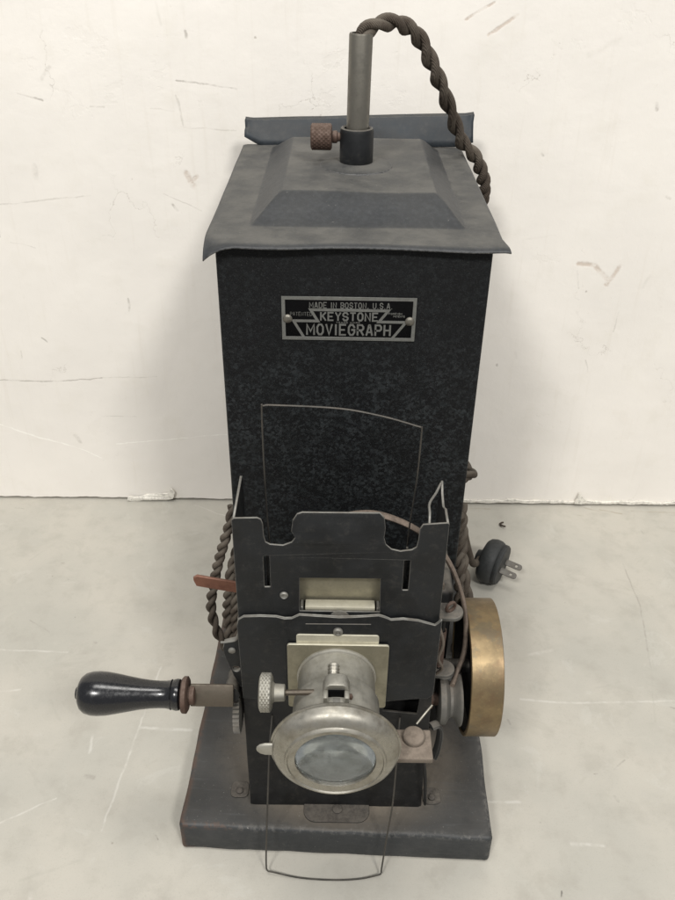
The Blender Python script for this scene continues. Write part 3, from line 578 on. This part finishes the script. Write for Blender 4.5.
# lens mount plate, barrel, ring
AZ, AX = 11.65, -.06
plate('mount_strip', rrect(-1.72, 9.9, 1.64, 13.92, .1, 3), YF-.30, YF-.225, P, mats=('bar',), bev=.02)
plate('lens_plate', jitter(rrect(-2.10, 9.68, 2.06, 13.46, .1, 3), .02, 1), YF-.42, YF-.305, P, mats=('gate', 'bar'), bev=.02)
b = MB(); yb = YF-.42
b.lathe((AX, yb, AZ), (0, -1, 0), [(0, 1.66), (.09, 1.67), (.13, 1.62), (.15, 1.57), (.17, 1.57), (.22, 1.61), (1.42, 1.61), (1.47, 1.63), (1.50, 1.72), (1.55, 1.745), (3.3, 1.77), (3.6, 1.72)], 80); lb = b.build('lens_barrel', 'barrel', P)
b = MB(); b.tube([(AX-.12, yb-.85-.085*i, AZ+1.6) for i in range(11)], lambda i: .24 if i % 2 else .17, 14); b.build('focus_screw', 'nickel', lb)
yr = -2.40
b = MB(); b.lathe((AX, yr, AZ), (0, -1, 0), [(-.1, 1.6), (0, 2.25), (.06, 2.46), (.14, 2.53), (.22, 2.54), (.25, 2.47), (.28, 2.46), (.42, 2.44), (.56, 2.36), (.68, 2.22), (.76, 2.06), (.80, 1.96), (.84, 1.94), (.90, 1.93), (.93, 1.89), (.92, 1.85), (.86, 1.82), (.80, 1.60), (.80, 1.56), (.70, 1.53), (.2, 1.50)], 96, cap=False); lr = b.build('lens_ring', 'nickel', P)
b = MB(); b.lathe((AX, yr, AZ), (0, -1, 0), [(.30, .01), (.35, .8), (.45, 1.3), (.60, 1.54), (.72, 1.55), (.77, 1.45), (.86, 1.1), (.96, .7), (1.01, .3), (1.02, .001)], 64, cap=False); b.build('lens_glass', 'glass', lr)
b = MB(); b.lathe((AX, yr, AZ), (0, -1, 0), [(-.30, .95), (-.28, 1.05), (-.15, 1.12), (-.05, 1.35), (.20, 1.49)], 64, cap=False); b.build('rear_element', 'bulb', lr)
b = MB(); b.lathe((AX, yr, AZ), (0, -1, 0), [(-.6, .01), (-.58, .5), (-.30, .95)], 48, cap=False); b.build('lens_stop', 'stop', lr)
b = MB(); b.lathe((-2.42, -2.7, AZ+.0), (-1, 0, .0), [(0, .34), (.35, .33), (.55, .26), (.68, .12), (.7, .01)], 20); o_ = b.build('ring_tab', 'barrel', lr)
for v in o_.data.vertices: v.co.y = (v.co.y/S+2.7)*.35*S-2.7*S

# focus clamp on the barrel with knurled knob
b = MB(); cy0, cy1 = -1.35, -.15
plate('clamp', [(-.54, 13.05), (-.54, 13.55), (-.44, 13.85), (-.30, 13.95), (.18, 13.95), (.30, 13.85), (.40, 13.55), (.40, 13.05)], -1.55, -.95, P, mats=('barrel',), bev=.05)
plate('clamp', [(-.54, 12.9), (-.54, 13.7), (-.42, 13.7), (-.40, 13.0), (-.40, 12.9)], -1.95, -1.55, P, mats=('barrel',), bev=.03)
plate('clamp', [(.26, 12.9), (.28, 13.7), (.40, 13.7), (.40, 12.9)], -1.95, -1.55, P, mats=('barrel',), bev=.03)
b = MB(); b.box((-.38, -1.62, 13.2), (.25, -1.56, 13.75)); b.build('clamp_slot', 'pblack', P, False)
b = MB(); b.box((-.2, -1.95, 13.25), (.1, -1.65, 13.42), .03, 2); b.build('clamp_pawl', 'edge', P)
kz, ky = 13.0, -1.1
kb = MB(); knurl(kb, (-3.08, ky, kz), (1, 0, 0), .76, .5, 96, 15, .07); kn = kb.build('focus_knob', 'barrel', P)
b = MB(); b.lathe((-2.6, ky, kz), (1, 0, 0), [(0, .5), (.05, .42), (.12, .35), (.5, .33), (.53, .28)], 28); b.build('knob_hub', 'barrel', kn)
b = MB(); b.lathe((-2.15, ky, kz), (1, 0, .05), [(0, .12), (1.7, .11)], 14); b.build('knob_shaft', 'arm', kn)
b = MB(); b.lathe((.38, ky-.45, kz+.35), (1, 0, 0), [(0, .12), (.16, .12), (.2, .02)], 12); b.build('shaft_end', 'rust', P)

# dust caked bracket to the right of the ring
b = MB(); b.box((2.25, -2.2, 10.2), (3.85, -.75, 10.5), .08, 3)
br = b.build('ring_bracket', 'dusty', P)
b = MB(); b.lathe((3.12, -1.2, 10.5), (0, -.1, 1), [(0, .46), (.16, .46), (.22, .42), (.26, .36), (.24, .06), (.22, .01)], 28); b.build('bracket_screw', 'dusty', br)
b = MB(); b.tube(spline([(3.3, -.5, 10.5), (3.65, -.2, 10.8), (3.95, .0, 11.1)], 4), .05, 8); b.build('split_pin', 'nickel', br)
b = MB(); b.tube(spline([(3.9, -.5, 10.35), (4.2, -.35, 10.3), (4.35, -.3, 9.8), (4.32, -.3, 8.8), (4.2, -.35, 8.2)], 6), .22, 8, flat=.5); b.build('hanging_clip', 'black', P)
b = MB(); b.tube(spline([(4.0, 1.0, 6.2), (4.15, .9, 5.0), (4.25, 1.0, 3.6), (4.35, 1.3, 2.4)], 6), .13, 8, flat=.6); b.build('side_link', 'dark', P)

# feet with screws, oval dusty tab
for sx, cx, cy in ((-1, -4.75, 2.05), (1, 4.75, 1.85)):
    b = MB(); f_ = plate('foot', jitter(rrect(cx-.42, cy-.30, cx+.42, cy+.55, .22, 4), .03, 1), 1.94, 2.0, P, mats=('tabdust', 'dark'), plane='xy', bev=.02)
    b = MB(); b.lathe((cx, cy, 2.03), (0, 0, 1), [(0, .17), (.08, .17), (.15, .10), (.16, .01)], 16); b.build('screw', 'tabdust', f_)
f_ = plate('front_tab', rrect(-1.5, .5, 1.62, 2.0, .55, 8), 1.935, 2.02, P, mats=('tabdust', 'dark'), plane='xy', bev=.03)
b = MB(); b.lathe((.1, 1.12, 2.04), (0, 0, 1), [(0, .24), (.06, .24), (.11, .14), (.11, .01)], 16); b.build('screw', 'tabdust', f_)

# left side: casting lug, gear, crank
lug = [(-4.0, 14.4), (-4.12, 14.3), (-4.18, 13.4), (-4.3, 13.05), (-4.78, 12.9), (-4.86, 12.5), (-4.72, 11.7), (-4.5, 10.9), (-4.25, 10.2), (-4.0, 10.0)]
lg = plate('casting_lug', jitter(lug, .03, 2), 1.6, 1.78, P, holes=[circ(-4.38, 11.3, .2, 16)], bev=.03)
b = MB(); b.lathe((-4.5, 1.6, 12.45), (0, -1, 0), [(0, .16), (.05, .16), (.09, .1), (.1, .01)], 18); b.build('rivet', 'edge', lg)
b = MB(); b.tube(spline([(-4.12, 1.58, 14.35), (-4.16, 1.58, 13.6), (-4.28, 1.58, 13.1), (-4.7, 1.58, 12.95), (-4.95, 1.6, 12.9)], 5), .05, 6); b.build('lug_rim', 'edge', lg)
b = MB(); NG = 36; prof = [(-.02, .3), (0, 1.2), (.28, 1.2), (.3, .3)]
b.lathe((-4.56, 1.75, 8.75), (1, 0, 0), prof, NG*2, fn=lambda i, k: (1 if k % 2 else .89) if i in (1, 2) else 1); b.build('crank_gear', 'grey', P, False)
CY, CZ = 1.0, 10.3
cr = MB(); cr.box((-6.35, CY-.08, CZ-.50), (-4.48, CY+.08, CZ+.50), .06, 2, rot=Matrix.Rotation(R(-28), 3, 'X')); crank = cr.build('crank_arm', 'arm', P)
b = MB(); b.lathe((-4.6, CY+.1, CZ-.1), (0, 1, -.35), [(0, .35), (1.8, .35)], 20); b.build('crank_hub', 'dark', crank)
b = MB(); b.lathe((-6.72, CY, CZ), (1, 0, 0), [(0, .3), (.02, .70), (.08, .78), (.24, .78), (.29, .70), (.3, .36), (.34, .36), (.36, .42), (.56, .42), (.6, .3)], 32, fn=lambda i, k: 1+.02*((k*7) % 5-2)/2); b.build('crank_collar', 'rust', crank)
k_ = 1/23.2
prof = [(75, 2), (75.5, 6), (78, 7), (78.5, 6), (79, 13), (81, 16.5), (85, 19.6), (91, 21.4), (98, 21.8), (106, 21.2), (116, 19.6), (128, 17.2), (140, 15.0), (150, 13.8), (158, 13.3), (165, 13.4), (169, 14.2), (170.5, 15), (171.5, 14.2), (173, 15.0), (176, 15.6), (178.5, 15.2), (180, 13.5), (181, 8)]
b = MB(); b.lathe((-11.28, CY, CZ), (1, 0, 0), [((a-75)*.0432, r_*k_) for a, r_ in prof], 56); b.build('crank_handle', 'handle', crank)
# copper lever poking out on the left
b = MB(); cu_ = plate('copper_lever', [(-6.6, 13.05), (-6.5, 12.75), (-6.2, 12.68), (-3.9, 12.2), (-3.9, 12.75), (-6.45, 13.3), (-6.6, 13.2)], 5.2, 5.35, P, mats=('copper',), bev=.03)

# right side: lugs with eyes, rod, pulley, flywheel, belt
def lugplate(cx, cy, z, rr):
    o = plate('lug', [(4.0, cy-.42)]+circ(cx, cy, rr, 12, -80, 80)+[(4.0, cy+.42)], z-.22, z, P, mats=('grey',), plane='xy', bev=.05); return o
l1 = lugplate(4.85, 3.0, 13.6, .45); l2 = lugplate(4.8, 3.0, 10.05, .45)
b = MB(); b.torus((4.78, 2.95, 13.85), (.6, -1, 0), .22, .075, 20, 8); b.build('eye', 'rust', l1)
b = MB(); b.lathe((4.55, 3.0, 10.0), (0, 0, 1), [(0, .1), (3.5, .1)], 10); b.build('tension_rod', 'dark', P)
b = MB(); b.tube([(4.55+.17*math.cos(i*.9), 3.0+.17*math.sin(i*.9), 10.2+i*.0125) for i in range(180)], .035, 6); b.build('tension_spring', 'rust', P)
b = MB(); b.tube(spline([(4.3, 2.4, 13.2), (4.5, 2.2, 12.4), (4.35, 2.1, 11.6), (4.6, 2.3, 10.8), (4.4, 2.5, 10.2)], 8), .07, 8); b.build('grimy_link', 'dusty', P)
b = MB(); b.torus((4.8, 2.95, 9.85), (0, 0, 1), .42, .06, 24, 8); b.build('spring_ring', 'grey', l2)
b = MB(); b.box((4.15, 4.9, 3.2), (5.25, 8.6, 12.9), .3, 3); b.build('gear_housing', 'dark', P)
b = MB(); b.box((4.25, 5.05, 12.0), (4.8, 5.35, 13.2), .1, 2); b.build('housing_rib', 'dusty', P)
WX, WY, WZ, WR = 7.35, 4.5, 8.55, 3.2
b = MB(); b.lathe((WX-1.45, WY, WZ), (1, 0, 0), [(0, 3.02), (.0, WR-.03), (.03, WR), (1.42, WR), (1.45, WR-.04), (1.45, 3.0), (1.4, 2.9), (0, 3.0)], 128, cap=False); fw_ = b.build('flywheel', 'brass', P)
b = MB(); b.lathe((WX-1.45, WY, WZ), (1, 0, 0), [(.35, .4), (.4, 2.6), (.06, 2.8), (.04, 2.96), (.6, 2.96), (.7, 2.6), (.7, .4)], 96); b.build('wheel_web', 'dark', fw_)
b = MB(); b.lathe((3.95, WY, WZ), (1, 0, 0), [(0, .32), (3.5, .32), (3.55, .25)], 24); b.build('axle', 'dark', fw_)
b = MB(); b.lathe((4.62, 2.6, 8.4), (1, 0, 0), [(0, .3), (0, 1.05), (.04, 1.12), (.28, 1.14), (.36, 1.06), (.5, .82), (.62, .8), (.76, .92), (.88, 1.18), (.94, 1.22), (1.02, 1.18), (1.02, .3)], 56); b.build('belt_pulley', 'grey', P)
b = MB(); b.lathe((3.95, 2.6, 8.4), (1, 0, 0), [(0, .45), (.4, .45), (.42, .3), (.7, .28)], 24); b.build('pulley_bush', 'rust', P)
bp = spline([(-1.2, 4.6, 16.9), (.0, 4.4, 17.5), (1.5, 4.4, 17.66), (3.2, 4.45, 16.85), (4.5, 4.5, 15.45), (5.35, 4.4, 13.6), (5.75, 4.2, 11.9), (5.8, 3.8, 10.3), (5.45, 3.2, 9.45), (5.2, 2.6, 9.3)], 10)
b = MB(); b.tube(bp, .2, 10, flat=.55); b.build('drive_belt', 'belt', P)

# wire film guides
b = MB(); b.tube(spline([(-2.75, 3.0, 15.5), (-2.9, 3.0, 18), (-2.96, 3.0, 21), (-2.96, 3.0, 23.45), (-2.88, 3.0, 23.63), (-2.4, 3.0, 23.66), (-.1, 3.0, 23.56), (1.5, 3.0, 23.25), (2.7, 3.0, 22.88), (2.9, 3.0, 22.8), (2.94, 3.0, 22.6), (2.9, 3.0, 20.5), (2.75, 3.0, 18), (2.7, 3.0, 15.5)], 6), .034, 6); b.build('upper_film_guide', 'wire', P)
b = MB(); b.tube(spline([(-2.9, 1.35, 8.6), (-3.0, .6, 7.2), (-3.1, -.35, 4.6), (-3.2, -.75, 2.2), (-3.25, -.9, .6), (-3.18, -1.0, .3), (-2.9, -1.05, .25), (-1.6, -1.22, .1), (.0, -1.28, .07), (1.2, -1.22, .1), (2.0, -1.1, .2), (2.22, -1.05, .3), (2.25, -.95, .6), (2.4, -.7, 2.6), (2.6, -.3, 4.8), (2.72, .6, 7.2), (2.8, 1.35, 8.6)], 6), .042, 6); b.build('lower_film_guide', 'wire', P)

# ------------------------------------------------------------ power cord and plug
b = MB()
twisted(b, [(.55, 17.6, 33.7), (.72, 17.7, 34.1), (1.0, 17.8, 34.32), (1.7, 18.2, 34.5), (2.55, 18.9, 34.3), (3.35, 19.6, 33.65), (4.1, 20.2, 32.4), (4.75, 21.0, 31.2), (5.35, 22.0, 30.0), (6.2, 23.2, 28.3), (7.2, 23.9, 27.2), (7.9, 24.6, 25.4), (7.7, 26.0, 23), (6, 26.8, 18), (6.3, 27.0, 12), (7.3, 24.0, 9.0), (7.9, 20.0, 9.3), (7.95, 18.3, 10.0), (7.5, 17.3, 10.6), (6.5, 17.0, 10.4)], .215, .19, 2.3)
twisted(b, [(6.0, 16.0, 12), (6.6, 14.5, 11.0), (6.75, 13.4, 10.5), (6.9, 12.8, 8.6), (7.0, 12.0, 7.6), (7.35, 11.6, 5.8), (7.5, 11, 4.2), (7.2, 10.5, 2.6)], .19, .17, 1.7)
twisted(b, [(6.7, 13.5, 11.4), (6.8, 13.0, 9.0), (6.75, 12.0, 8.0), (6.8, 11.6, 6.5), (7.0, 11.2, 4.8), (6.8, 10.6, 3.0)], .17, .16, 1.5, phase=1)
twisted(b, [(-5.6, 11.6, 12.5), (-5.75, 11.0, 11.7), (-6.3, 10.6, 9.9), (-6.7, 10.4, 8.2), (-6.95, 10.2, 6.6), (-6.7, 10.0, 4.9), (-6.1, 9.8, 3.6), (-5.6, 9.4, 2.9), (-5.0, 8.8, 2.6)], .155, .14, 1.35)
twisted(b, [(-5.5, 11.5, 9.6), (-5.75, 10.2, 8.9), (-5.9, 9.9, 7.6), (-6.0, 9.7, 6.2), (-5.9, 9.5, 4.8), (-5.5, 9.2, 3.6), (-4.8, 8.9, 2.7)], .165, .15, 1.4, phase=2)
twisted(b, [(-5.35, 10.4, 9.2), (-5.5, 9.7, 7.6), (-5.55, 9.5, 6.2), (-5.5, 9.3, 4.6), (-5.2, 9.2, 3.4), (-4.6, 9.0, 2.6)], .15, .13, 1.3, phase=.8)
b.tube(spline([(6.6, 13.0, 11), (6.9, 13.6, 9.8), (7.4, 14.6, 7.8), (8.1, 16.4, 5.2), (8.8, 18.4, 2.9), (9.3, 19.6, 1.95), (9.7, 20.5, 1.62)], 8), .24, 10)
b.build('power_cord', 'cord', P)
ax = Vector((.86, -.50, -.06)).normalized(); pc = Vector((9.75, 20.6, 1.6))
b = MB(); b.lathe(pc, ax, [(-.35, .25), (-.3, .42), (0, .5), (.08, .95), (.16, 1.26), (.32, 1.44), (.65, 1.55), (1.0, 1.54), (1.2, 1.45), (1.26, 1.38), (1.32, 1.42), (1.5, 1.42), (1.6, 1.34), (1.62, .2)], 48)
pl = b.build('power_plug', 'rubber', P)
side = ax.cross(Vector((0, 0, 1))).normalized(); upv = side.cross(ax).normalized()
rot = Matrix((ax, side, upv)).transposed()
for sg in (-1, 1):
    f_ = plate('plug_blade', rrect(0, -.2, 1.2, .2, .17, 5), -.045, .045, pl, mats=('wire',), holes=[circ(.82, 0, .11, 12)], plane='xz', bev=.015)
    c0 = pc+ax*1.55+side*(.56*sg)+upv*(.06*sg)
    # blades lie roughly level, one on each side of the axis
    for v in f_.data.vertices: v.co = (rot @ (Matrix.Rotation(R(62), 3, 'X') @ v.co))+c0*S
b = MB(); b.lathe(pc+ax*1.5+side*.0-upv*.1, ax, [(0, .12), (.12, .12), (.13, .01)], 12); b.build('plug_screw', 'wire', pl)
